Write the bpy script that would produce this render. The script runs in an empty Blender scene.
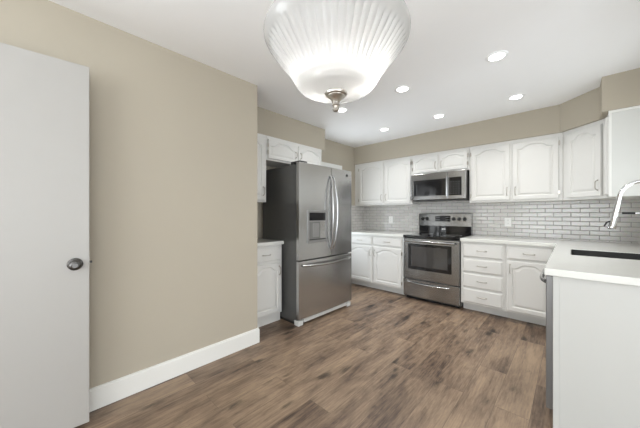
import bpy, bmesh, math
from mathutils import Vector, Matrix
C = bpy.context.scene.collection
S = bpy.context.scene
PI = math.pi

# ------------------------------------------------------------------ camera
CAM_H = 1.22
YAW = math.atan(251/265)
cd = bpy.data.cameras.new('camera'); cam = bpy.data.objects.new('camera', cd); C.objects.link(cam)
cam.location = (0, 0, CAM_H); cam.rotation_euler = (PI/2, 0, YAW)
cd.sensor_width = 36; cd.lens = 265/640*36; cd.clip_start = 0.02
S.camera = cam
# ------------------------------------------------------------------ world, exposure
S.view_settings.view_transform = 'Standard'; S.view_settings.look = 'None'
S.view_settings.exposure = 0.55; S.view_settings.gamma = 1.0; S.view_settings.use_curve_mapping = False
w = bpy.data.worlds.new('world'); S.world = w; w.use_nodes = True
w.node_tree.nodes['Background'].inputs[0].default_value = (0.86, 0.93, 1.0, 1)
w.node_tree.nodes['Background'].inputs[1].default_value = 1.6
# ------------------------------------------------------------------ added daylight lamps at guessed, unseen windows and a glazed door
def area(name, loc, rot, sx, sy, power, col=(1, 1, 1), spread=180):
    l = bpy.data.lights.new(name, 'AREA'); l.shape = 'RECTANGLE'; l.size = sx; l.size_y = sy
    l.energy = power; l.color = col; l.spread = math.radians(spread)
    o = bpy.data.objects.new(name, l); C.objects.link(o); o.location = loc; o.rotation_euler = rot
    return o
area('added_daylight_rear', (0.3, -2.78, 1.35), (PI/2+0.55, 0, 0), 3.4, 1.9, 57, (0.94, 0.975, 1.0))  # main fill, from a guessed window behind the camera
area('added_daylight_side', (2.78, -0.6, 1.25), (PI/2+0.60, 0, PI/2), 2.6, 2.0, 54, (0.94, 0.975, 1.0))  # side fill, from guessed glazing out of view
area('added_daylight_left', (-2.32, -1.75, 1.45), (PI/2+0.55, 0, -PI/2), 1.4, 1.3, 42, (0.94, 0.975, 1.0))  # added to brighten the left ceiling, from an invented window
area('added_daylight_door', (-3.28, 3.22, 1.30), (PI/2+0.45, 0, -PI/2), 0.6, 1.25, 12, (0.86, 0.94, 1.0))  # added behind the hidden door to brighten the back ceiling and tile
area('added_daylight_sink', (0.72, 2.82, 1.6), (PI/2+0.45, 0, PI/2), 0.95, 0.95, 5, (0.9, 0.96, 1.0))  # added fill at the guessed window over the sink
DOWN_W = 2.6

# ------------------------------------------------------------------ materials
def srgb(r, g, b):
    f = lambda c: (c/255/12.92) if c/255 <= 0.04045 else ((c/255+0.055)/1.055)**2.4
    return (f(r), f(g), f(b), 1)
def mat(name, col, rough=0.5, metal=0.0, noise=0.0, nscale=8, bump=0.0, bscale=200, spec=0.5, coat=0, stretch=None):
    m = bpy.data.materials.new(name); m.use_nodes = True
    nt = m.node_tree; b = nt.nodes['Principled BSDF']
    b.inputs['Base Color'].default_value = col; b.inputs['Roughness'].default_value = rough
    b.inputs['Metallic'].default_value = metal; b.inputs['Specular IOR Level'].default_value = spec
    b.inputs['Coat Weight'].default_value = coat
    tc = nt.nodes.new('ShaderNodeTexCoord'); mp = nt.nodes.new('ShaderNodeMapping')
    nt.links.new(tc.outputs['Object'], mp.inputs[0])
    if stretch: mp.inputs['Scale'].default_value = stretch
    n = nt.nodes.new('ShaderNodeTexNoise'); n.inputs['Scale'].default_value = nscale; n.inputs['Detail'].default_value = 4
    nt.links.new(mp.outputs[0], n.inputs['Vector'])
    if noise:
        mx = nt.nodes.new('ShaderNodeMix'); mx.data_type = 'RGBA'
        mx.inputs['A'].default_value = tuple(c*(1-noise) for c in col[:3]) + (1,)
        mx.inputs['B'].default_value = tuple(min(1, c*(1+noise)) for c in col[:3]) + (1,)
        nt.links.new(n.outputs['Fac'], mx.inputs['Factor']); nt.links.new(mx.outputs['Result'], b.inputs['Base Color'])
    if bump:
        n2 = nt.nodes.new('ShaderNodeTexNoise'); n2.inputs['Scale'].default_value = bscale
        nt.links.new(mp.outputs[0], n2.inputs['Vector'])
        bp = nt.nodes.new('ShaderNodeBump'); bp.inputs['Strength'].default_value = bump; bp.inputs['Distance'].default_value = 0.002
        nt.links.new(n2.outputs['Fac'], bp.inputs['Height']); nt.links.new(bp.outputs[0], b.inputs['Normal'])
    return m
def emit(name, col, s):
    m = bpy.data.materials.new(name); m.use_nodes = True; nt = m.node_tree
    b = nt.nodes['Principled BSDF']; b.inputs['Base Color'].default_value = (0.9, 0.9, 0.9, 1)
    b.inputs['Emission Color'].default_value = col; b.inputs['Emission Strength'].default_value = s
    return m
M = {}
M['wall'] = mat('beige_wall_paint', (0.455, 0.412, 0.335, 1), 0.85, noise=0.015, nscale=3, bump=0.12, bscale=120, spec=0.3)
M['ceiling'] = mat('ceiling_paint', (0.94, 0.945, 0.95, 1), 0.9, noise=0.01, bump=0.1, bscale=90, spec=0.2)
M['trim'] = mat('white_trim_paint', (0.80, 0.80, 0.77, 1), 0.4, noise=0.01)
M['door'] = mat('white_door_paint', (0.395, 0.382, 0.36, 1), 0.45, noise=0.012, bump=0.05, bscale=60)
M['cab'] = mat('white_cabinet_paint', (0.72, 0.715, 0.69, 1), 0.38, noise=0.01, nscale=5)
M['panel'] = mat('panel_paint', (0.66, 0.665, 0.64, 1), 0.42, noise=0.012, nscale=4, bump=0.08, bscale=14, stretch=(1, 1, 6))
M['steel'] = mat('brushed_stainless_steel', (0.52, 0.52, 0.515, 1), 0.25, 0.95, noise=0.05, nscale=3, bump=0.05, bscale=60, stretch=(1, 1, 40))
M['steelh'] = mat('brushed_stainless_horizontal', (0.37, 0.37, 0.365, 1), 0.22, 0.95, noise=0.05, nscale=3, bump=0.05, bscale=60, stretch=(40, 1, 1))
M['bright'] = mat('polished_steel', (0.72, 0.71, 0.70, 1), 0.16, 1.0, noise=0.02)
M['handle'] = mat('appliance_handle_steel', (0.42, 0.42, 0.42, 1), 0.22, 1.0, noise=0.03)
M['knob'] = mat('dark_nickel_knob', (0.13, 0.125, 0.12, 1), 0.35, 1.0, noise=0.05)
M['dwside'] = mat('dishwasher_door_steel', (0.24, 0.24, 0.24, 1), 0.35, 0.8, noise=0.03)
M['disp_frame'] = mat('dispenser_frame_grey', (0.30, 0.30, 0.295, 1), 0.35, 0.6, noise=0.03)
M['endpanel'] = mat('end_panel_dimmed_white', (0.53, 0.53, 0.505, 1), 0.42, noise=0.01)  # panel white with shade put into the colour, offsetting strong window light
M['nickel'] = mat('brushed_nickel', (0.47, 0.44, 0.40, 1), 0.3, 1.0, noise=0.03)
M['chrome'] = mat('chrome', (0.68, 0.69, 0.70, 1), 0.08, 1.0, noise=0.01)
M['side'] = mat('charcoal_appliance_side', (0.095, 0.094, 0.090, 1), 0.30, 0.3, noise=0.06, nscale=20, bump=0.05, bscale=250)
M['black'] = mat('black_plastic', (0.012, 0.012, 0.012, 1), 0.35, noise=0.1)
M['glass'] = mat('black_oven_glass', (0.010, 0.010, 0.011, 1), 0.06, noise=0.1, coat=0.5)
M['grayglass'] = mat('smoked_oven_window', (0.055, 0.052, 0.050, 1), 0.08, noise=0.15, nscale=6, coat=0.6)
M['dispenser'] = mat('dispenser_recess_grey', (0.16, 0.16, 0.155, 1), 0.3, noise=0.05)
M['lgrey'] = mat('light_grey_plastic', (0.62, 0.62, 0.60, 1), 0.45, noise=0.02)
M['sink'] = mat('black_composite_sink', (0.018, 0.018, 0.017, 1), 0.5, noise=0.25, nscale=300)
M['plate'] = mat('white_outlet_plastic', (0.86, 0.86, 0.84, 1), 0.3, noise=0.01)
M['bulb'] = emit('lit_bulb', (1, 0.98, 0.95, 1), 30)
M['led'] = emit('lit_recessed_lens', (1, 0.98, 0.95, 1), 9)
M['display'] = mat('black_display', (0.006, 0.006, 0.007, 1), 0.12, noise=0.1)
M['mark'] = mat('dark_badge', (0.03, 0.03, 0.03, 1), 0.3, noise=0.1)
M['stripe'] = mat('pale_print', (0.45, 0.45, 0.45, 1), 0.4, noise=0.02)

def quartz():
    m = mat('white_quartz', (0.84, 0.84, 0.82, 1), 0.12, spec=0.5)
    nt = m.node_tree; b = nt.nodes['Principled BSDF']
    tc = nt.nodes.new('ShaderNodeTexCoord')
    n = nt.nodes.new('ShaderNodeTexNoise'); n.inputs['Scale'].default_value = 2.2; n.inputs['Detail'].default_value = 8; n.inputs['Distortion'].default_value = 1.6
    r = nt.nodes.new('ShaderNodeValToRGB'); e = r.color_ramp.elements
    e[0].position = 0.47; e[0].color = (0.73, 0.735, 0.70, 1); e[1].position = 0.53; e[1].color = (0.73, 0.735, 0.70, 1)
    k = e.new(0.50); k.color = (0.72, 0.72, 0.695, 1)
    nt.links.new(tc.outputs['Object'], n.inputs['Vector']); nt.links.new(n.outputs['Fac'], r.inputs[0]); nt.links.new(r.outputs[0], b.inputs['Base Color'])
    return m
M['quartz'] = quartz()

def tile(axis):
    m = bpy.data.materials.new('glass_subway_tile_'+axis); m.use_nodes = True; nt = m.node_tree; L = nt.links
    b = nt.nodes['Principled BSDF']; tc = nt.nodes.new('ShaderNodeTexCoord')
    sp = nt.nodes.new('ShaderNodeSeparateXYZ'); cb = nt.nodes.new('ShaderNodeCombineXYZ')
    L.new(tc.outputs['Object'], sp.inputs[0]); L.new(sp.outputs[axis], cb.inputs[0]); L.new(sp.outputs['Z'], cb.inputs[1])
    def brick(c1, c2, mo, ms, smooth):
        t = nt.nodes.new('ShaderNodeTexBrick'); L.new(cb.outputs[0], t.inputs['Vector'])
        t.offset = 0.5; t.inputs['Scale'].default_value = 1; t.inputs['Brick Width'].default_value = 0.154
        t.inputs['Row Height'].default_value = 0.0515; t.inputs['Mortar Size'].default_value = ms; t.inputs['Mortar Smooth'].default_value = smooth
        t.inputs['Color1'].default_value = c1; t.inputs['Color2'].default_value = c2; t.inputs['Mortar'].default_value = mo
        return t
    t = brick((0.62, 0.605, 0.58, 1), (0.71, 0.695, 0.67, 1), (0.27, 0.255, 0.24, 1), 0.0018, 0.1)
    h = brick((1, 1, 1, 1), (1, 1, 1, 1), (0, 0, 0, 1), 0.007, 1.0)
    n = nt.nodes.new('ShaderNodeTexNoise'); n.inputs['Scale'].default_value = 40; L.new(cb.outputs[0], n.inputs['Vector'])
    mx = nt.nodes.new('ShaderNodeMix'); mx.data_type = 'RGBA'; mx.blend_type = 'MULTIPLY'; mx.inputs['Factor'].default_value = 0.2
    L.new(t.outputs['Color'], mx.inputs['A']); L.new(n.outputs['Color'], mx.inputs['B']); L.new(mx.outputs['Result'], b.inputs['Base Color'])
    b.inputs['Roughness'].default_value = 0.2; b.inputs['Coat Weight'].default_value = 0.35; b.inputs['Coat Roughness'].default_value = 0.04
    bp = nt.nodes.new('ShaderNodeBump'); bp.inputs['Strength'].default_value = 0.9; bp.inputs['Distance'].default_value = 0.003
    L.new(h.outputs['Color'], bp.inputs['Height']); L.new(bp.outputs[0], b.inputs['Normal']); L.new(bp.outputs[0], b.inputs['Coat Normal'])
    return m
M['tilex'] = tile('X'); M['tiley'] = tile('Y')

def floor_mat():
    m = bpy.data.materials.new('vinyl_plank_floor'); m.use_nodes = True; nt = m.node_tree; L = nt.links; N = nt.nodes.new
    b = nt.nodes['Principled BSDF']; tc = N('ShaderNodeTexCoord'); sp = N('ShaderNodeSeparateXYZ'); L.new(tc.outputs['Object'], sp.inputs[0])
    cb = N('ShaderNodeCombineXYZ'); L.new(sp.outputs['Y'], cb.inputs[0]); L.new(sp.outputs['X'], cb.inputs[1])
    t = N('ShaderNodeTexBrick'); L.new(cb.outputs[0], t.inputs['Vector']); t.offset = 0.37; t.offset_frequency = 2
    for k, v in (('Scale', 1), ('Brick Width', 1.22), ('Row Height', 0.178), ('Mortar Size', 0.0009), ('Mortar Smooth', 0.2), ('Bias', 0.0)): t.inputs[k].default_value = v
    t.inputs['Color1'].default_value = (0, 0, 0, 1); t.inputs['Color2'].default_value = (1, 1, 1, 1); t.inputs['Mortar'].default_value = (0.5, 0.5, 0.5, 1)
    rnd = N('ShaderNodeSeparateColor'); L.new(t.outputs['Color'], rnd.inputs[0])
    def math_(op, a, bb):
        q = N('ShaderNodeMath'); q.operation = op
        for i, v in enumerate((a, bb)):
            if isinstance(v, (int, float)): q.inputs[i].default_value = v
            else: L.new(v, q.inputs[i])
        return q.outputs[0]
    off = math_('MULTIPLY', rnd.outputs[0], 37.0)
    def coord(sx, sy):
        c = N('ShaderNodeCombineXYZ'); L.new(math_('MULTIPLY', sp.outputs['X'], sx), c.inputs[0]); L.new(math_('MULTIPLY', sp.outputs['Y'], sy), c.inputs[1]); L.new(off, c.inputs[2]); return c.outputs[0]
    def noise(vec, scale, det, dist=0.0, rough=0.5):
        n = N('ShaderNodeTexNoise'); L.new(vec, n.inputs['Vector']); n.inputs['Scale'].default_value = scale; n.inputs['Detail'].default_value = det
        n.inputs['Distortion'].default_value = dist; n.inputs['Roughness'].default_value = rough; return n.outputs['Fac']
    grain = noise(coord(30, 1.2), 1.0, 9, 0.15, 0.72)
    blotch = noise(coord(6.5, 2.0), 1.0, 9, 0.4, 0.68)
    fine = noise(coord(110, 9), 1.0, 4)
    r = N('ShaderNodeValToRGB'); e = r.color_ramp.elements
    e[0].position = 0.33; e[0].color = srgb(60, 49, 42); e[1].position = 0.70; e[1].color = srgb(160, 137, 113)
    for p_, c_ in ((0.425, srgb(97, 80, 67)), (0.50, srgb(121, 102, 85)), (0.58, srgb(139, 119, 99))): k = e.new(p_); k.color = c_
    s = math_('ADD', math_('MULTIPLY', grain, 0.38), math_('MULTIPLY', blotch, 0.64))
    s = math_('ADD', s, math_('MULTIPLY', math_('SUBTRACT', rnd.outputs[0], 0.5), 0.12))
    s = math_('ADD', s, math_('MULTIPLY', math_('SUBTRACT', fine, 0.5), 0.26))
    L.new(s, r.inputs[0])
    # knots
    v = N('ShaderNodeTexVoronoi'); L.new(coord(7.0, 2.6), v.inputs['Vector']); v.inputs['Scale'].default_value = 1.0
    kn = N('ShaderNodeMapRange'); L.new(math_('ADD', v.outputs['Distance'], math_('MULTIPLY', math_('SUBTRACT', blotch, 0.5), 0.8)), kn.inputs['Value'])
    kn.inputs['From Min'].default_value = 0.03; kn.inputs['From Max'].default_value = 0.21; kn.inputs['To Min'].default_value = 0.25; kn.inputs['To Max'].default_value = 1.0
    mx = N('ShaderNodeMix'); mx.data_type = 'RGBA'; mx.blend_type = 'MULTIPLY'; mx.inputs['Factor'].default_value = 1
    L.new(r.outputs[0], mx.inputs['A']); L.new(kn.outputs[0], mx.inputs['B'])
    mo = N('ShaderNodeMix'); mo.data_type = 'RGBA'; L.new(t.outputs['Fac'], mo.inputs['Factor']); L.new(mx.outputs['Result'], mo.inputs['A']); mo.inputs['B'].default_value = srgb(84, 70, 60)
    L.new(mo.outputs['Result'], b.inputs['Base Color'])
    b.inputs['Roughness'].default_value = 0.42; b.inputs['Specular IOR Level'].default_value = 0.4
    bp = N('ShaderNodeBump'); bp.inputs['Strength'].default_value = 0.25; bp.inputs['Distance'].default_value = 0.002; L.new(grain, bp.inputs['Height']); L.new(bp.outputs[0], b.inputs['Normal'])
    return m
M['floor'] = floor_mat()

def frosted():
    m = bpy.data.materials.new('frosted_glass'); m.use_nodes = True; nt = m.node_tree; L = nt.links; N = nt.nodes.new
    for n in list(nt.nodes): nt.nodes.remove(n)
    o = N('ShaderNodeOutputMaterial'); tr = N('ShaderNodeBsdfTranslucent'); di = N('ShaderNodeBsdfDiffuse'); gl = N('ShaderNodeBsdfGlossy'); tp = N('ShaderNodeBsdfTransparent')
    tr.inputs[0].default_value = (0.88, 0.88, 0.87, 1); di.inputs[0].default_value = (0.60, 0.60, 0.59, 1); gl.inputs['Roughness'].default_value = 0.12
    tp.inputs[0].default_value = (0.95, 0.95, 0.95, 1)
    a = N('ShaderNodeMixShader'); a.inputs[0].default_value = 0.32; L.new(tr.outputs[0], a.inputs[1]); L.new(di.outputs[0], a.inputs[2])
    b2 = N('ShaderNodeMixShader'); b2.inputs[0].default_value = 0.10; L.new(a.outputs[0], b2.inputs[1]); L.new(tp.outputs[0], b2.inputs[2])
    fr = N('ShaderNodeFresnel'); fr.inputs[0].default_value = 1.35
    c = N('ShaderNodeMixShader'); L.new(fr.outputs[0], c.inputs[0]); L.new(b2.outputs[0], c.inputs[1]); L.new(gl.outputs[0], c.inputs[2]); L.new(c.outputs[0], o.inputs[0])
    return m
M['frost'] = frosted()
def pane_mat():
    m = bpy.data.materials.new('clear_window_pane'); m.use_nodes = True; nt = m.node_tree; L = nt.links; N = nt.nodes.new
    for n in list(nt.nodes): nt.nodes.remove(n)
    o = N('ShaderNodeOutputMaterial'); g = N('ShaderNodeBsdfGlossy'); g.inputs['Roughness'].default_value = 0.02; tp = N('ShaderNodeBsdfTransparent')
    x = N('ShaderNodeMixShader'); x.inputs[0].default_value = 0.06; L.new(tp.outputs[0], x.inputs[1]); L.new(g.outputs[0], x.inputs[2]); L.new(x.outputs[0], o.inputs[0])
    return m
M['pane'] = pane_mat()

# ------------------------------------------------------------------ mesh helpers
class MB:
    def __init__(s): s.b = bmesh.new()
    def merge(s, t):
        me = bpy.data.meshes.new('tmp'); t.to_mesh(me); t.free(); s.b.from_mesh(me); bpy.data.meshes.remove(me); return s
    def box(s, x0, x1, y0, y1, z0, z1, bev=0.0, seg=2):
        t = bmesh.new(); bmesh.ops.create_cube(t, size=1)
        for v in t.verts: v.co = Vector(((x0+x1)/2+v.co.x*(x1-x0), (y0+y1)/2+v.co.y*(y1-y0), (z0+z1)/2+v.co.z*(z1-z0)))
        if bev: bmesh.ops.bevel(t, geom=t.edges[:], offset=bev, segments=seg, affect='EDGES', profile=0.5)
        return s.merge(t)
    def lathe(s, prof, c=(0, 0, 0), n=48, axis='Z', mod=None, caps=True):
        t = bmesh.new(); rings = []
        for i, (r, z) in enumerate(prof):
            ring = []
            for k in range(n):
                a = 2*PI*k/n; rr = r*(mod(i, a) if mod else 1)
                p = Vector((rr*math.cos(a), rr*math.sin(a), z))
                if axis == 'X': p = Vector((p.z, p.x, p.y))
                if axis == 'Y': p = Vector((p.x, p.z, p.y))
                ring.append(t.verts.new(p+Vector(c)))
            rings.append(ring)
        for a_, b_ in zip(rings, rings[1:]):
            for k in range(n): t.faces.new((a_[k], a_[(k+1) % n], b_[(k+1) % n], b_[k]))
        if caps:
            t.faces.new(rings[0][::-1]); t.faces.new(rings[-1])
        bmesh.ops.recalc_face_normals(t, faces=t.faces[:])
        return s.merge(t)
    def tube(s, pts, r, n=14, caps=True, flat=1.0):
        t = bmesh.new(); pts = [Vector(p) for p in pts]; rings = []
        rs = r if isinstance(r, (list, tuple)) else [r]*len(pts)
        d0 = (pts[1]-pts[0]).normalized(); up = Vector((0, 0, 1)) if abs(d0.z) < 0.9 else Vector((0, 1, 0))
        u = d0.cross(up).normalized()
        for i, p in enumerate(pts):
            d = (pts[min(i+1, len(pts)-1)]-pts[max(i-1, 0)]).normalized()
            u = (u-d*u.dot(d)).normalized(); v = d.cross(u)
            rings.append([t.verts.new(p+u*math.cos(2*PI*k/n)*rs[i]+v*math.sin(2*PI*k/n)*rs[i]*flat) for k in range(n)])
        for a_, b_ in zip(rings, rings[1:]):
            for k in range(n): t.faces.new((a_[k], a_[(k+1) % n], b_[(k+1) % n], b_[k]))
        if caps: t.faces.new(rings[0][::-1]); t.faces.new(rings[-1])
        bmesh.ops.recalc_face_normals(t, faces=t.faces[:])
        return s.merge(t)
    def rings(s, rs, cap=True):
        t = bmesh.new(); R = [[t.verts.new(p) for p in r] for r in rs]; n = len(R[0])
        for a_, b_ in zip(R, R[1:]):
            for k in range(n): t.faces.new((a_[k], a_[(k+1) % n], b_[(k+1) % n], b_[k]))
        t.faces.new(R[0][::-1])
        if cap: bmesh.ops.triangulate(t, faces=[t.faces.new(R[-1])])
        bmesh.ops.recalc_face_normals(t, faces=t.faces[:])
        return s.merge(t)
    def poly(s, pts, z0, z1):
        t = bmesh.new(); a_ = [t.verts.new((x, y, z0)) for x, y in pts]; b_ = [t.verts.new((x, y, z1)) for x, y in pts]; n = len(pts)
        t.faces.new(a_[::-1]); t.faces.new(b_)
        for k in range(n): t.faces.new((a_[k], a_[(k+1) % n], b_[(k+1) % n], b_[k]))
        bmesh.ops.recalc_face_normals(t, faces=t.faces[:])
        return s.merge(t)
    def build(s, name, m, parent=None, smooth=False, **props):
        me = bpy.data.meshes.new(name); s.b.to_mesh(me); s.b.free(); me.materials.append(M[m])
        if smooth:
            for p in me.polygons: p.use_smooth = True
            try: me.set_sharp_from_angle(angle=math.radians(40))
            except Exception: pass
        o = bpy.data.objects.new(name, me); C.objects.link(o)
        if parent: o.parent = parent
        for k, v in props.items(): o[k] = v
        return o
def thing(name, label, cat, loc=(0, 0, 0), rz=0.0, group=None):
    o = bpy.data.objects.new(name, None); C.objects.link(o); o.empty_display_size = 0.1
    o.location = loc; o.rotation_euler = (0, 0, rz); o['label'] = label; o['category'] = cat
    if group: o['group'] = group
    return o
def struct(mb, name, m, smooth=False, parent=None):
    o = mb.build(name, m, parent, smooth)
    if not parent: o['kind'] = 'structure'
    return o

# ------------------------------------------------------------------ room shell
CE = 2.44; XL = -2.90; XB = -2.165; YB = 4.30; XR = 0.545
struct(MB().box(-3.1, 2.8, -2.8, 4.45, -0.06, 0), 'floor', 'floor')
struct(MB().box(-3.1, 2.8, -2.8, 4.45, CE, CE+0.06), 'ceiling', 'ceiling')
struct(MB().box(XL-0.12, XB, -0.95, 1.42, 0, CE).box(-2.285, XB, -2.75, -2.55, 0, CE).box(-2.285, XB, -2.55, -0.95, 0, 0.75).box(-2.285, XB, -2.55, -0.95, 2.15, CE), 'wall_left', 'wall')
struct(MB().box(XL-0.12, XL, 1.42, 2.90, 0, CE).box(XL-0.12, XL, 2.90, 3.54, 2.0, CE).box(XL-0.12, XL, 3.54, YB, 0, CE), 'wall_left_kitchen', 'wall')
struct(MB().box(XL-0.12, XR+0.12, YB, YB+0.1, 0, CE), 'wall_back', 'wall')
# right wall with an unseen window added over the sink for daylight
wy0, wy1, wz0, wz1 = 2.36, 3.28, 1.12, 2.06
struct(MB().box(XR, XR+0.12, 1.9, wy0, 0, CE).box(XR, XR+0.12, wy1, YB, 0, CE).box(XR, XR+0.12, wy0, wy1, 0, wz0).box(XR, XR+0.12, wy0, wy1, wz1, CE), 'wall_right', 'wall')
struct(MB().box(XR+0.12, 2.75, 1.9, 2.02, 0, CE), 'wall_dining_north', 'wall')
struct(MB().box(2.6, 2.72, 0.75, 1.9, 0, CE).box(2.6, 2.72, -2.75, -1.95, 0, CE).box(2.6, 2.72, -1.95, 0.75, 2.1, CE), 'wall_dining_east', 'wall')
struct(MB().box(XB, -1.4, -2.72, -2.6, 0, CE).box(2.0, 2.6, -2.72, -2.6, 0, CE).box(-1.4, 2.0, -2.72, -2.6, 0, 0.4).box(-1.4, 2.0, -2.72, -2.6, 2.25, CE), 'wall_rear', 'wall')
def window(n, ax, a0, a1, z0, z1, c, th, nx, nz):  # windows out of view, added so daylight reaches the kitchen
    f = MB()
    def bx(p0, p1, q0, q1, d=th):
        if ax == 'Y': f.box(c-d, c+d, p0, p1, q0, q1, 0.003)
        else: f.box(p0, p1, c-d, c+d, q0, q1, 0.003)
    bx(a0, a1, z0, z0+0.05); bx(a0, a1, z1-0.05, z1); bx(a0, a0+0.05, z0+0.05, z1-0.05); bx(a1-0.05, a1, z0+0.05, z1-0.05)
    for i in range(1, nx): x = a0+(a1-a0)*i/nx; bx(x-0.025, x+0.025, z0+0.05, z1-0.05)
    for i in range(1, nz): z = z0+(z1-z0)*i/nz; bx(a0+0.05, a1-0.05, z-0.012, z+0.012, 0.012)
    fr = struct(f, 'window_%d' % n, 'trim')
    p = MB()
    if ax == 'Y': p.box(c-0.003, c+0.003, a0+0.05, a1-0.05, z0+0.05, z1-0.05)
    else: p.box(a0+0.05, a1-0.05, c-0.003, c+0.003, z0+0.05, z1-0.05)
    p.build('window_pane', 'pane', fr)
window(1, 'Y', wy0, wy1, wz0, wz1, XR+0.08, 0.03, 2, 1)
window(2, 'X', -1.4, 2.0, 0.4, 2.25, -2.67, 0.03, 3, 1)
window(3, 'Y', -1.95, 0.75, 0.0, 2.1, 2.67, 0.03, 2, 1)
window(4, 'Y', -2.55, -0.95, 0.75, 2.15, -2.24, 0.03, 2, 1)  # unseen left window, added to even out the ceiling light
# soffits above the wall cabinets
struct(MB().poly([(XL, YB), (XL, 3.98), (-0.09, 3.98), (0.20, 3.69), (0.20, 3.44), (XR, 3.44), (XR, YB)], 2.13, CE), 'wall_soffit_back', 'wall')
struct(MB().box(XL, -2.58, 1.42, 2.83, 2.13, CE), 'wall_soffit_left', 'wall')
# baseboards
bb = MB().poly([(-2.165, 1.42), (XL+0.4, 1.42), (XL+0.4, 1.434), (-2.15, 1.434), (-2.15, -2.6), (-2.165, -2.6)], 0, 0.125)
bb.poly([(-2.165, 1.42), (XL+0.4, 1.42), (XL+0.4, 1.43), (-2.154, 1.43), (-2.154, -2.6), (-2.165, -2.6)], 0.125, 0.137)
struct(bb, 'baseboard_left', 'trim')
struct(MB().box(0.66, 2.6, 1.885, 1.9, 0, 0.137, 0.003), 'baseboard_dining', 'trim')
# doorway behind the refrigerator, its hidden glazing added to admit daylight
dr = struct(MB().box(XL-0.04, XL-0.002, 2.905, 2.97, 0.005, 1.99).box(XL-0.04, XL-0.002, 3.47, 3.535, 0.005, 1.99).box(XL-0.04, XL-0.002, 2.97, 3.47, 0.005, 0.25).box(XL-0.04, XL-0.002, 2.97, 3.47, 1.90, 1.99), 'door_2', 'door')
MB().box(XL-0.024, XL-0.018, 2.965, 3.475, 0.245, 1.905).build('added_door_pane', 'pane', dr)
MB().box(XL, XL+0.018, 3.54, 3.605, 0, 1.989).box(XL, XL+0.018, 2.862, 2.90, 0, 1.989).box(XL, XL+0.018, 2.862, 3.605, 1.99, 2.055, 0.004).build('door_casing', 'trim', dr)
# open door at left, hinged on its jamb
dx, dy = -2.0, 0.196
ang = math.atan2(-0.05, -0.77)          # direction from free edge towards the hinge in (x from y)
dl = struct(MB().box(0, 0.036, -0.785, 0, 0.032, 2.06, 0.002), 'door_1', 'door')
dl.location = (dx-0.036, dy, 0); dl.rotation_euler = (0, 0, -0.075)
kn = MB().lathe([(0.033, 0), (0.034, 0.003), (0.030, 0.008), (0.017, 0.011), (0.012, 0.014), (0.0115, 0.028), (0.016, 0.032), (0.025, 0.038), (0.0285, 0.047), (0.027, 0.056), (0.022, 0.0605), (0.014, 0.0635), (0.0125, 0.0615), (0.0, 0.061)][:-1], (0.036, -0.060, 0.941), 40, 'X')
kn.build('door_knob', 'knob', dl, True)
MB().box(0.008, 0.028, 0, 0.0015, 0.915, 0.975, 0.0005).build('latch_plate', 'nickel', dl)
MB().box(0.012, 0.024, 0.001, 0.013, 0.938, 0.951, 0.002).build('latch_bolt', 'mark', dl)
struct(MB().box(-2.149, -2.06, -0.66, -0.602, 0, 2.10, 0.003), 'trim_1', 'trim')

# tiled backsplashes
MBt = MB().box(XL+0.009, XR, YB-0.009, YB-0.0005, 0.914, 1.3715).box(-1.799, -1.001, YB-0.009, YB-0.0005, 1.3715, 1.435)
o = MBt.build('tile_backsplash', 'tilex'); o['label'] = 'long backsplash of pale grey glass subway tile on the back wall behind the range'; o['category'] = 'backsplash'
o = MB().box(XL, XL+0.009, 3.66, YB-0.009, 0.914, 1.375).build('tile_backsplash', 'tiley'); o['label'] = 'short return of subway tile on the side wall just right of the refrigerator'; o['category'] = 'backsplash'

# ------------------------------------------------------------------ cabinet parts (local frame: front at y=0 faces -y)
def door_mesh(x0, x1, z0, z1, A=0.045, st=0.048):
    w_, h_ = x1-x0, z1-z0; cx = (x0+x1)/2; n = 40; yb = -0.021
    def outer(i, y):
        a, b_, c, d = x0+i, x1-i, z0+i, z1-i
        return [(a, y, c), (b_, y, c)]+[(b_-(b_-a)*k/n, y, d) for k in range(n+1)]
    def inner(i, y):
        hw = w_/2-st-i; zt = z1-st*0.8-i
        pts = [(cx-hw, y, z0+st+i), (cx+hw, y, z0+st+i)]
        for k in range(n+1):
            x = hw-2*hw*k/n; t = abs(x)/hw; q = min(1, max(0, (t-0.30)/0.52)); pts.append((cx+x, y, zt-A*(0.22*min(t, 0.82)**2/0.67+0.78*q*q*(3-2*q))))
        return pts
    m = MB()
    m.rings([outer(0, 0), outer(0, yb+0.006), outer(0.005, yb), inner(-0.004, yb), inner(0.001, yb+0.003), inner(0.004, yb+0.010), inner(0.010, yb+0.010), inner(0.030, yb+0.003), inner(0.033, yb+0.003)])
    return m
def front_mesh(x0, x1, z0, z1):
    def o(i, y): return [(x0+i, y, z0+i), (x1-i, y, z0+i), (x1-i, y, z1-i), (x0+i, y, z1-i)]
    return MB().rings([o(0, 0), o(0, -0.012), o(0.007, -0.014), o(0.012, -0.021), o(0.016, -0.021)])
def pull(parent, x, z, vert=True, ln=0.096, y=-0.021):
    pts = []
    for k in range(13):
        t = k/12; a = (t-0.5)*ln; h = 0.026*(1-abs(2*t-1)**6) if 0 < k < 12 else 0.0
        pts.append((x, y-h, z+a) if vert else (x+a, y-h, z))
    m = MB().tube(pts, 0.0045, 10)
    for s_ in (-1, 1):
        c = (x, y+0.0005, z+s_*ln/2) if vert else (x+s_*ln/2, y+0.0005, z)
        m.lathe([(0.0075, 0), (0.0075, -0.003), (0.005, -0.006)], c, 12, 'Y')
    return m.build('pull_handle', 'nickel', parent, True)
def hinge(parent, x, z):
    m = MB().tube([(x, -0.019, z-0.028), (x, -0.019, z+0.028)], 0.0042, 10).box(x-0.009, x+0.009, -0.0235, -0.0215, z-0.02, z+0.02)
    return m.build('hinge', 'nickel', parent)
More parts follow.
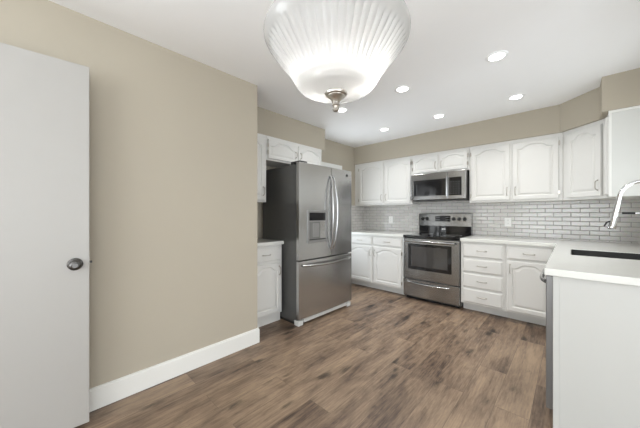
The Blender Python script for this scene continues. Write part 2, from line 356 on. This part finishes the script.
def cab_door(root, x0, x1, z0, z1, hand, pz, A=0.045, st=0.048, hin=True, pl=0.096):
    """hand 'L' or 'R' = the side the pull is on"""
    d = door_mesh(x0, x1, z0, z1, A, st).build('cabinet_door', 'cab', root)
    if hand:
        pull(d, x0+0.028 if hand == 'L' else x1-0.028, pz, True, pl)
        if hin:
            hx = x1+0.004 if hand == 'L' else x0-0.004
            for z in (z0+0.07, z1-0.07): hinge(d, hx, z)
    return d
def drawer(root, x0, x1, z0, z1):
    d = front_mesh(x0, x1, z0, z1).build('drawer_front', 'cab', root); pull(d, (x0+x1)/2, (z0+z1)/2, False); return d
def base_cab(label, loc, rz, x0, x1, dep, group='base cabinets', toe=0.105):
    r = thing('base_cabinet', label, 'cabinet', loc, rz, group)
    MB().box(x0, x1, 0, dep, 0.10, 0.874, 0.0015).build('carcass', 'cab', r)
    MB().box(x0, x1, toe, toe+0.02, 0, 0.10).box(x0, x1, toe+0.02, dep, 0, 0.098).build('toe_kick', 'cab', r)
    return r
def wall_cab(label, loc, rz, x0, x1, z0, z1, dep, group='wall cabinets'):
    r = thing('wall_cabinet', label, 'cabinet', loc, rz, group)
    MB().box(x0, x1, 0, dep, z0, z1, 0.0015).build('carcass', 'cab', r)
    return r

FY = 3.68                       # face of back-run base cabinets
# left back run
r = base_cab('white base cabinet with two drawers over two doors, between refrigerator and range', (0, FY, 0), 0, XL+0.002, -1.790, YB-FY-0.003)
drawer(r, -2.80, -2.325, 0.725, 0.855); drawer(r, -2.295, -1.815, 0.725, 0.855)
cab_door(r, -2.80, -2.325, 0.125, 0.700, 'R', 0.60); cab_door(r, -2.295, -1.815, 0.125, 0.700, 'L', 0.60)
# drawer base
r = base_cab('white base cabinet with a stack of four drawers, right of the range', (0, FY, 0), 0, -1.016, -0.551, YB-FY-0.003)
for z0, z1 in ((0.690, 0.850), (0.505, 0.668), (0.315, 0.483), (0.125, 0.293)): drawer(r, -0.990, -0.572, z0, z1)
# corner base
r = base_cab('white base cabinet with one drawer above one arched door, partly behind the dishwasher corner', (0, FY, 0), 0, -0.549, XR-0.002, YB-FY-0.003)
drawer(r, -0.530, -0.135, 0.710, 0.850)
cab_door(r, -0.530, -0.135, 0.125, 0.688, 'L', 0.60, hin=False)
# sink base along the right wall (front faces -x; local x -> -y)
SX = -0.075
r = thing('base_cabinet', 'white sink base cabinet under the black sink, hidden past the dishwasher', 'cabinet', (SX, 0, 0), -PI/2, 'base cabinets')
SD = XR-SX-0.003
MB().box(-3.675, -2.622, 0, 0.02, 0.10, 0.874).box(-3.675, -3.655, 0.02, SD, 0.10, 0.874).box(-2.642, -2.622, 0.02, SD, 0.10, 0.874).box(-3.655, -2.642, 0.02, SD, 0.10, 0.12).build('carcass', 'cab', r)
MB().box(-3.675, -2.622, 0.075, 0.095, 0, 0.10).build('toe_kick', 'cab', r)
for a, b_ in ((-3.60, -3.14), (-3.11, -2.65)): cab_door(r, a, b_, 0.125, 0.70, 'R' if a < -3.5 else 'L', 0.60)
front_mesh(-3.60, -2.65, 0.725, 0.855).build('false_drawer_front', 'cab', r)
# open up the sink base where the basin hangs
# end panel
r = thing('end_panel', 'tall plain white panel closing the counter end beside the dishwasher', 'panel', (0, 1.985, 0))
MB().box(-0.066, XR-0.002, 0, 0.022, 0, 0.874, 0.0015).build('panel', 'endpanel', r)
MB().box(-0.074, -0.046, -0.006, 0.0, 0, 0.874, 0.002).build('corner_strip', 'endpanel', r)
# left small base cabinet (faces +x)
r = base_cab('narrow white base cabinet standing between the beige wall end and the refrigerator', (-2.41, 0, 0), PI/2, 1.440, 1.905, 0.487, toe=0.03)
drawer(r, 1.485, 1.882, 0.700, 0.850); cab_door(r, 1.485, 1.882, 0.125, 0.675, 'R', 0.585)

# worktops
def worktop(label, cells, m='quartz'):
    b = bmesh.new(); vs = {}
    def v(x, y):
        k = (round(x, 4), round(y, 4))
        if k not in vs: vs[k] = b.verts.new((x, y, 0.876))
        return vs[k]
    fs = [b.faces.new((v(x0, y0), v(x1, y0), v(x1, y1), v(x0, y1))) for x0, x1, y0, y1 in cells]
    e = bmesh.ops.extrude_face_region(b, geom=fs)
    for q in e['geom']:
        if isinstance(q, bmesh.types.BMVert): q.co.z = 0.914
    bmesh.ops.recalc_face_normals(b, faces=b.faces[:])
    mb = MB(); mb.merge(b); o = mb.build('worktop', m)
    md = o.modifiers.new('bevel', 'BEVEL'); md.width = 0.004; md.segments = 3; md.limit_method = 'ANGLE'
    o['label'] = label; o['category'] = 'countertop'; return o
worktop('white quartz worktop on the back wall between refrigerator and range', [(XL+0.001, -1.788, FY-0.03, YB-0.010)])
worktop('small white quartz worktop left of the refrigerator', [(XL+0.001, -2.383, 1.437, 1.918)])
xs = [-1.018, -0.11, 0.0, 0.40, XR-0.001]; ys = [1.955, 2.74, 3.19, FY-0.03, YB-0.010]
cells = []
for i in range(4):
    for j in range(4):
        if i == 0 and j < 3: continue
        if i == 2 and j == 1: continue
        cells.append((xs[i], xs[i+1], ys[j], ys[j+1]))
worktop('large L-shaped white quartz worktop holding the sink, right of the range', cells)

# sink
r = thing('sink', 'black undermount sink sunk into the white L-shaped worktop', 'sink', (0.2, 2.965, 0.876))
b = bmesh.new(); hx, hy = 0.2115, 0.2365
def rr(hx, hy, rad, z, n=6):
    out = []
    for cx, cy, a0 in ((hx-rad, hy-rad, 0), (-hx+rad, hy-rad, 90), (-hx+rad, -hy+rad, 180), (hx-rad, -hy+rad, 270)):
        for k in range(n+1):
            a = math.radians(a0+90*k/n); out.append((cx+rad*math.cos(a), cy+rad*math.sin(a), z))
    return out
mb = MB(); b.free()
mb.rings([rr(hx-0.012, hy-0.012, 0.008, -0.20), rr(hx-0.012, hy-0.012, 0.008, 0.036), rr(hx-0.016, hy-0.016, 0.010, 0.036), rr(hx-0.02, hy-0.02, 0.03, -0.185), rr(hx-0.035, hy-0.035, 0.03, -0.193)])
mb.build('basin', 'sink', r, True)
MB().lathe([(0.045, 0), (0.045, 0.003), (0.036, 0.004), (0.030, 0.001)], (0.02, 0, -0.193), 32).build('drain', 'bright', r, True)

# faucet
FXx, FYy = 0.490, 2.95
r = thing('kitchen_faucet', 'chrome gooseneck faucet with pull-down spray head over the black sink', 'faucet', (FXx, FYy, 0.914))
MB().lathe([(0.030, 0), (0.030, 0.006), (0.024, 0.012), (0.021, 0.02), (0.021, 0.16), (0.018, 0.17)], (0, 0, 0), 32).build('base', 'chrome', r, True)
pts = [(0, 0, 0.16), (0, 0, 0.25), (0, 0, 0.36)]
R_ = 0.115
for k in range(1, 17):
    a = PI*k/16*0.96; pts.append((-R_+R_*math.cos(a), 0, 0.426+R_*math.sin(a)))
pts.insert(3, (0, 0, 0.42))
MB().tube(pts, 0.0125, 18).build('spout', 'chrome', r, True)
ex, ez = pts[-1][0], pts[-1][2]
hd = Vector((-0.040, 0, -0.245)) 
hp = [Vector((ex, 0, ez))+hd*t for t in (-0.04, 0.0, 0.15, 0.2, 0.6, 0.78, 0.93, 0.98, 1.0)]
sh_ = MB().tube(hp, [0.0125, 0.0130, 0.0135, 0.0138, 0.0155, 0.0180, 0.0225, 0.0235, 0.021], 24).build('spray_head', 'chrome', r, True)
MB().lathe([(0.021, 0), (0.021, -0.003)], (hp[-1].x, 0, hp[-1].z), 24).build('nozzle_face', 'black', sh_)
MB().tube([hp[5]+Vector((-0.018, -0.004, 0.0)), hp[5]+Vector((-0.034, -0.01, -0.006)), hp[6]+Vector((-0.042, -0.012, 0.0))], [0.006, 0.006, 0.004], 10).build('spray_toggle', 'black', sh_)
MB().tube([(-0.0, 0, 0.312), (ex+0.075, 0, 0.312)], 0.008, 14).build('docking_arm', 'chrome', r, True)
MB().tube([(ex+0.075, 0, 0.312), (ex+0.012, 0, 0.313)], 0.0085, 14).build('docking_magnet', 'black', r, True)
MB().tube([(0, 0.018, 0.10), (0.0, 0.05, 0.105), (0.0, 0.11, 0.135)], [0.009, 0.007, 0.005], 12).build('lever', 'chrome', r, True)

# dishwasher (faces -x)
r = thing('dishwasher', 'stainless dishwasher under the worktop end, seen edge-on next to white end panel', 'dishwasher', (-0.07, 0, 0), -PI/2)
MB().box(-2.612, -2.015, 0.002, 0.56, 0.09, 0.868, 0.002).box(-2.60, -2.03, 0.05, 0.5, 0.0, 0.09).build('tub', 'side', r)
MB().box(-2.610, -2.012, -0.036, 0.0, 0.10, 0.866, 0.004).build('door', 'dwside', r)
MB().box(-2.60, -2.02, 0.03, 0.045, 0.005, 0.095).build('toe_plate', 'black', r)
hpts = [(-2.58+0.54*t, -0.036-0.026*(1-abs(2*t-1)**5)-0.002, 0.825) for t in [k/20 for k in range(21)]]
MB().tube(hpts, 0.011, 14).build('handle', 'handle', r, True)

# ------------------------------------------------------------------ wall cabinets
UY = 4.0; UZ0, UZ1 = 1.372, 2.13
r = wall_cab('white wall cabinet with two arched doors, above the worktop left of the microwave', (0, UY, 0), 0, XL+0.002, -1.801, UZ0, UZ1, YB-UY)
cab_door(r, -2.795, -2.307, 1.395, 2.085, 'R', 1.50); cab_door(r, -2.277, -1.822, 1.395, 2.085, 'L', 1.50)
r = wall_cab('short white wall cabinet with two low arched doors, directly above the microwave', (0, UY, 0), 0, -1.799, -1.001, 1.82, UZ1, YB-UY)
cab_door(r, -1.785, -1.413, 1.840, 2.085, 'R', 1.935, 0.035, 0.04); cab_door(r, -1.388, -1.020, 1.840, 2.085, 'L', 1.935, 0.035, 0.04)
r = wall_cab('white wall cabinet with two arched doors, above the worktop right of the microwave', (0, UY, 0), 0, -0.999, -0.066, UZ0, UZ1, YB-UY)
cab_door(r, -0.975, -0.548, 1.395, 2.085, 'R', 1.50); cab_door(r, -0.522, -0.100, 1.395, 2.085, 'L', 1.50)
# diagonal corner cabinet
r = thing('wall_cabinet', 'white corner wall cabinet set at an angle with one arched door and visible bow pull', 'cabinet', (-0.065, 4.0, 0), -PI/4, 'wall cabinets')
rt = Matrix.Rotation(PI/4, 3, 'Z')
def tol(x, y): p = rt @ Vector((x+0.065, y-4.0, 0)); return (p.x, p.y)
MB().poly([tol(*p) for p in ((-0.064, 4.0), (0.240, 3.696), (XR-0.002, 3.696), (XR-0.002, YB-0.002), (-0.064, YB-0.002))], UZ0, UZ1).build('carcass', 'cab', r)
cab_door(r, 0.060, 0.405, 1.395, 2.085, 'R', 1.50, hin=False)
# cabinet on right wall, end panel towards camera
r = wall_cab('white wall cabinet at the right edge showing its broad plain side panel', (0.243, 0, 0), -PI/2, -3.692, -3.452, UZ0, UZ1, XR-0.243-0.002)
r2 = cab_door(r, -3.675, -3.475, 1.395, 2.085, None, 1.50, 0.03, 0.05, hin=False)
MB().box(-3.452, -3.444, 0.003, XR-0.246, UZ0, UZ1-0.012, 0.001).build('side_panel', 'panel', r)
MB().box(-3.453, -3.438, -0.004, XR-0.246, 2.108, 2.128, 0.004).box(-3.452, -3.441, -0.003, 0.016, UZ0, 2.108, 0.002).build('side_panel_trim', 'trim', r)
# left wall cabinets (face +x)
r = wall_cab('narrow tall white wall cabinet hanging beside the beige wall end, left of the refrigerator', (-2.56, 0, 0), PI/2, 1.425, 1.797, 1.356, UZ1, 0.338)
cab_door(r, 1.46, 1.772, 1.375, 2.085, 'R', 1.48, hin=False)
r = wall_cab('short white wall cabinet with two low arched doors above the refrigerator', (-2.56, 0, 0), PI/2, 1.799, 2.735, 1.848, UZ1, 0.338)
cab_door(r, 1.815, 2.262, 1.866, 2.092, 'R', 1.965, 0.05, 0.035, pl=0.07); cab_door(r, 2.288, 2.712, 1.866, 2.092, 'L', 1.965, 0.05, 0.035, hin=False, pl=0.07)

# ------------------------------------------------------------------ refrigerator (faces +x; local x = world y)
r = thing('refrigerator', 'stainless French-door refrigerator with ice dispenser and charcoal sides, by left wall', 'refrigerator', (-2.11, 1.913, 0), PI/2)
W = 0.94
MB().box(0.012, W-0.006, 0.062, 0.70, 0.03, 1.765, 0.004).build('cabinet_body', 'side', r)
def fdoor(x0, x1, z0, z1, name):
    # softly bowed front
    n = 12; out = []
    for k in range(n+1):
        t = k/n; x = x0+(x1-x0)*t; g = (x-W/2)/(W/2); out.append((x, 0.0+0.014*g*g))
    rings = []
    for z, i in ((z0, 0.004), (z0+0.004, 0), (z1-0.004, 0), (z1, 0.004)):
        p = [(min(max(x, x0+i), x1-i), y+i, z) for x, y in out]+[(x1-i, 0.055, z), (x0+i, 0.055, z)]
        rings.append(p)
    return MB().rings(rings).build(name, 'steel', r, True)
dl_ = fdoor(0, W/2-0.004+0.045, 0.715, 1.785, 'left_door')
dr_ = fdoor(W/2+0.004+0.045, W, 0.715, 1.785, 'right_door')
fz = fdoor(0, W, 0.075, 0.700, 'freezer_drawer')
for d_ in (dl_, dr_): pass
def fh(x, bow, par):
    pts = []
    for k in range(25):
        t = k/24; pts.append((x+bow*math.sin(PI*t), -0.004-0.062*math.sin(PI*t)**0.55, 0.80+0.88*t))
    MB().tube(pts, 0.0125, 14).build('door_handle', 'handle', par, True)
fh(W/2+0.045-0.022, -0.018, dl_); fh(W/2+0.045+0.022, 0.018, dr_)
pts = [(0.05+0.84*k/24, 0.004-0.055*math.sin(PI*k/24)**0.5, 0.655-0.012*math.sin(PI*k/24)) for k in range(25)]
MB().tube(pts, 0.0135, 14).build('freezer_handle', 'handle', fz, True)
# dispenser
dp = MB().box(0.118, 0.430, -0.004, 0.012, 1.235, 1.262, 0.003).box(0.118, 0.430, -0.004, 0.012, 0.895, 0.925, 0.003).box(0.118, 0.142, -0.004, 0.012, 0.925, 1.235, 0.003).box(0.408, 0.430, -0.004, 0.012, 0.925, 1.235, 0.003).box(0.142, 0.408, -0.004, 0.012, 1.130, 1.146, 0.002).build('dispenser_frame', 'disp_frame', dl_)
MB().box(0.142, 0.408, -0.001, 0.012, 1.146, 1.235).build('display_panel', 'display', dl_)
MB().box(0.142, 0.408, 0.0015, 0.008, 0.925, 1.130).build('recess', 'dispenser', dl_)
MB().box(0.20, 0.30, -0.003, 0.006, 0.96, 1.115, 0.004).build('paddle', 'disp_frame', dl_)
MB().box(0.142, 0.408, -0.003, 0.008, 0.925, 0.937, 0.002).build('drip_tray', 'black', dl_)
MB().box(0.815, 0.850, 0.0035, 0.0125, 1.705, 1.735, 0.001).build('badge', 'mark', dr_)
MB().box(0.02, 0.13, 0.02, 0.14, 1.785, 1.803, 0.004).box(0.01, 0.11, 0.10, 0.16, 1.765, 1.80, 0.003).build('hinge_cover', 'black', r)
MB().box(W-0.13, W-0.02, 0.02, 0.12, 1.783, 1.789, 0.001).build('hinge_cover', 'black', r)
MB().box(0.09, W-0.09, 0.028, 0.08, 0.022, 0.062, 0.004).build('base_grille', 'lgrey', r)
MB().box(0.005, 0.075, 0.025, 0.10, 0.0, 0.055, 0.006).build('leveling_foot', 'lgrey', r)
MB().box(W-0.075, W-0.005, 0.025, 0.10, 0.0, 0.055, 0.006).build('leveling_foot', 'lgrey', r)
MB().box(0.02, W-0.02, 0.10, 0.68, 0.0, 0.03).build('plinth', 'black', r)

# ------------------------------------------------------------------ range
RX0, RX1 = -1.783, -1.023
r = thing('range', 'freestanding stainless electric range with black glass cooktop, below the microwave', 'range', ((RX0+RX1)/2, 3.66, 0))
h = (RX1-RX0)/2
MB().box(-h, h, 0.03, 0.60, 0.03, 0.885, 0.002).build('body', 'side', r)
MB().box(-h+0.02, h-0.02, 0.06, 0.58, 0.0, 0.03).build('plinth', 'black', r)
MB().box(-h, h, -0.012, 0.535, 0.885, 0.917, 0.004).build('cooktop', 'glass', r)
for x, y, q in ((-0.19, 0.13, 0.105), (0.19, 0.13, 0.085), (-0.19, 0.40, 0.08), (0.19, 0.40, 0.10)):
    MB().lathe([(q, 0), (q, 0.0006), (q-0.004, 0.0006), (q-0.004, 0)], (x, y, 0.9168), 40, caps=False).build('burner_ring', 'stripe', r)
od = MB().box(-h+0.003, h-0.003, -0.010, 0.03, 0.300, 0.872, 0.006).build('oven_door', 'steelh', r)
MB().box(-h+0.075, h-0.095, -0.0125, 0.0, 0.435, 0.800, 0.004).build('oven_glass', 'glass', od)
MB().box(-h+0.125, h-0.145, -0.0137, -0.006, 0.480, 0.765, 0.003).build('oven_window', 'grayglass', od)
MB().tube([(-h+0.045, -0.058, 0.836), (h-0.045, -0.058, 0.836)], 0.0135, 16).tube([(-h+0.075, -0.008, 0.836), (-h+0.075, -0.058, 0.836)], 0.010, 12).tube([(h-0.075, -0.008, 0.836), (h-0.075, -0.058, 0.836)], 0.010, 12).build('door_handle', 'handle', od, True)
wd = MB().box(-h+0.003, h-0.003, -0.008, 0.03, 0.050, 0.288, 0.006).build('storage_drawer', 'steelh', r)
MB().tube([(-h+0.075+(2*h-0.20)*k/16, -0.010-0.030*math.sin(PI*k/16)**0.4, 0.250-0.008*math.sin(PI*k/16)) for k in range(17)], 0.011, 12).build('drawer_handle', 'handle', wd, True)
# backguard: black lower part, slanted steel console
MB().box(-h+0.004, h-0.004, 0.545, 0.62, 0.885, 1.048, 0.003).build('backguard', 'glass', r)
cs = bmesh.new()
def prism(x0, x1, prof):
    return MB().rings([[(x0, y, z) for y, z in prof], [(x1, y, z) for y, z in prof]])
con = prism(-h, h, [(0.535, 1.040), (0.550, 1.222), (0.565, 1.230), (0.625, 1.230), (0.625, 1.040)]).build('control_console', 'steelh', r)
cs.free()
def cy(z): return 0.535+(z-1.04)/0.182*0.015
for x in (-0.315, -0.247, 0.145, 0.220, 0.292):
    z = 1.145; kb = MB().lathe([(0.026, 0.002), (0.026, -0.006), (0.021, -0.010), (0.019, -0.028), (0.016, -0.031)], (x, cy(z), z), 28, 'Y').build('control_knob', 'black', r, True)
    MB().box(x-0.003, x+0.003, cy(z)-0.0345, cy(z)-0.029, z-0.015, z+0.015, 0.001).build('knob_pointer', 'mark', kb)
dsp = MB().box(-0.122, 0.098, cy(1.15)-0.006, cy(1.15)+0.01, 1.108, 1.192, 0.002).build('clock_display', 'display', r)
for i, (a, b_) in enumerate(((-0.105, 1.168), (-0.105, 1.130), (0.035, 1.168), (0.035, 1.130))):
    for k in range(3): MB().box(a+k*0.02, a+k*0.02+0.009, cy(1.15)-0.0066, cy(1.15)-0.005, b_, b_+0.006).build('touch_key', 'stripe', dsp)
MB().box(-0.025, 0.025, 0.5435, 0.546, 0.985, 1.003, 0.0005).build('maker_badge', 'bright', r)

# ------------------------------------------------------------------ microwave
r = thing('microwave', 'over-the-range stainless microwave with dark window under the short cabinet', 'microwave', ((RX0+RX1)/2+0.008, 3.90, 1.415))
h = 0.378
MB().box(-h, h, 0.03, 0.395, 0.012, 0.400, 0.003).build('body', 'side', r)
MB().box(-h+0.01, h-0.01, 0.03, 0.38, 0.0, 0.012).build('vent_underside', 'black', r)
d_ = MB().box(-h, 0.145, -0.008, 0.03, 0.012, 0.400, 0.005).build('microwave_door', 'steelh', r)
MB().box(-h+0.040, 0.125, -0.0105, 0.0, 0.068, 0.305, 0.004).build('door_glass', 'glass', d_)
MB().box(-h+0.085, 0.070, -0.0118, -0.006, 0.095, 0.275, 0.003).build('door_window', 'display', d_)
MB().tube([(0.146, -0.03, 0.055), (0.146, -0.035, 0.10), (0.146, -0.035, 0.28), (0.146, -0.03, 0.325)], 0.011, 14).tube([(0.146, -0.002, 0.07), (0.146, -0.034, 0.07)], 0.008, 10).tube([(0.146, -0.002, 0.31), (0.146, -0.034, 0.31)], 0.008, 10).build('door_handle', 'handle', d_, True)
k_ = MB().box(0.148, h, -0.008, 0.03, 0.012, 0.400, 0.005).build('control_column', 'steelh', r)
kp = MB().box(0.170, h-0.050, -0.0105, 0.0, 0.062, 0.312, 0.003).build('control_panel', 'display', r)
for i in range(4):
    for j in range(6): MB().box(0.188+i*0.034, 0.188+i*0.034+0.010, -0.0111, -0.010, 0.085+j*0.032, 0.085+j*0.032+0.004).build('touch_key', 'stripe', kp)
m_ = MB()
for i in range(22): m_.box(-0.33+i*0.030, -0.33+i*0.030+0.022, 0.028, 0.033, 0.385, 0.391)
m_.build('top_vent', 'black', r)

# ------------------------------------------------------------------ outlets
def outlet(x, z, label, w_=0.075, h_=0.118, two=False):
    r = thing('wall_outlet', label, 'outlet', (x, YB-0.009, z), 0)
    p = MB().box(-w_/2, w_/2, -0.006, 0, -h_/2, h_/2, 0.0025).build('cover_plate', 'plate', r)
    for s_ in (-1, 1):
        q = MB().box(-0.017, 0.017, -0.008, -0.005, s_*0.024-0.014, s_*0.024+0.014, 0.002).build('socket', 'plate', r)
        MB().box(-0.008, -0.006, -0.0085, -0.007, s_*0.024-0.004, s_*0.024+0.006).box(0.006, 0.008, -0.0085, -0.007, s_*0.024-0.004, s_*0.024+0.006).build('slots', 'mark', q)
outlet(-2.328, 1.122, 'white outlet plate on the tile between refrigerator and range')
outlet(-0.610, 1.112, 'white outlet plate on the tile right of the range')

# ------------------------------------------------------------------ recessed ceiling lights
def downlight(x, y, label):
    r = thing('recessed_light', label, 'ceiling light', (x, y, CE), 0, 'recessed ceiling lights')
    MB().lathe([(0.052, 0.0), (0.074, 0.0), (0.074, -0.003), (0.070, -0.006), (0.054, -0.006), (0.052, -0.003)], (0, 0, 0), 40, caps=False).build('trim_ring', 'ceiling', r, True)
    MB().lathe([(0.053, -0.0005), (0.053, -0.003)], (0, 0, 0), 40).build('lens', 'led', r)
    l = bpy.data.lights.new('recessed_lamp', 'AREA'); l.shape = 'DISK'; l.size = 0.10; l.energy = DOWN_W; l.color = (1.0, 0.985, 0.955); l.spread = math.radians(120)
    lo = bpy.data.objects.new('recessed_lamp', l); C.objects.link(lo); lo.parent = r; lo.location = (0, 0, -0.008)
for x, y, lb in ((-0.416, 2.43, 'largest and nearest of the round recessed ceiling lights, upper right'),
                 (-1.194, 2.43, 'round recessed ceiling light just right of the hanging glass shade'),
                 (-1.950, 2.43, 'round recessed ceiling light right beneath the finial of the glass shade'),
                 (-0.416, 3.41, 'rightmost recessed ceiling light, close to the back soffit'),
                 (-1.194, 3.41, 'middle recessed ceiling light of the row along the back soffit'),
                 (-1.950, 3.41, 'leftmost recessed ceiling light of the row along the back soffit')):
    downlight(x, y, lb)

# ------------------------------------------------------------------ pendant with ribbed glass shade
D = 0.90; k0 = D/265
cx, cy_ = -math.sin(YAW)*D+math.cos(YAW)*16/265*D, math.cos(YAW)*D+math.sin(YAW)*16/265*D
r = thing('pendant_light', 'ribbed frosted glass bowl light with nickel finial hanging in the foreground', 'light fixture', (cx, cy_, CAM_H))
prof = [(3, 121), (12, 121), (22, 121.5), (30, 122.8), (36, 125.2), (40, 129), (42.5, 133.5), (45.5, 138.5), (50, 144.5), (55.5, 151), (60.5, 157), (65, 163), (68.5, 168), (70.7, 172), (71, 175), (70, 177.5), (68, 178.5)]
# refine profile
fine = []
for i in range(len(prof)-1):
    for t in (0, 0.33, 0.66):
        fine.append((prof[i][0]*(1-t)+prof[i+1][0]*t, prof[i][1]*(1-t)+prof[i+1][1]*t))
fine.append(prof[-1])
def ribs(i, a):
    hgt = fine[i][1]
    if hgt < 129 or hgt > 165: return 1.0
    e = min(1, (hgt-129)/4, (165-hgt)/2)
    return 1-0.032*e*(1-abs(math.sin(a*30)))
P_ = [(a*k0, b_*k0) for a, b_ in fine]
shd = MB().lathe(P_, (0, 0, 0), 448, 'Z', ribs, caps=False).build('glass_shade', 'frost', r, True)
shd.data.materials[0] = M['frost']
sf = shd.modifiers.new('solid', 'SOLIDIFY'); sf.thickness = 0.004; sf.offset = -1
zb = 121*k0
MB().lathe([(0.036, zb+0.002), (0.038, zb-0.003), (0.036, zb-0.008), (0.030, zb-0.011), (0.029, zb-0.014), (0.020, zb-0.020), (0.013, zb-0.030), (0.0105, zb-0.036), (0.013, zb-0.039), (0.013, zb-0.042), (0.0095, zb-0.045), (0.009, zb-0.052), (0.012, zb-0.056), (0.009, zb-0.062), (0.003, zb-0.064)], (0, 0, 0), 40).build('finial', 'nickel', r, True)
top = CE-CAM_H
MB().tube([(0, 0, zb), (0, 0, top)], 0.006, 12).build('stem', 'nickel', r, True)
MB().lathe([(0.012, top-0.05), (0.035, top-0.04), (0.06, top-0.02), (0.065, top)], (0, 0, 0), 40).build('canopy', 'nickel', r, True)
for a, br, bz in ((YAW-0.1, 0.100, 0.518), (YAW+PI*0.75, 0.085, 0.514)):
    bx_, by_ = br*math.cos(a), br*math.sin(a)
    ar = MB().tube([(0, 0, bz), (bx_*0.5, by_*0.5, bz+0.045), (bx_, by_, bz+0.035), (bx_, by_, bz+0.01)], 0.006, 10).lathe([(0.016, 0.0), (0.018, 0.03)], (bx_, by_, bz), 20).build('lamp_arm', 'nickel', r, True)
    MB().lathe([(0.006, -0.075), (0.018, -0.066), (0.024, -0.050), (0.022, -0.032), (0.012, -0.005), (0.012, 0.0)], (bx_, by_, bz), 20).build('bulb', 'bulb', ar, True)
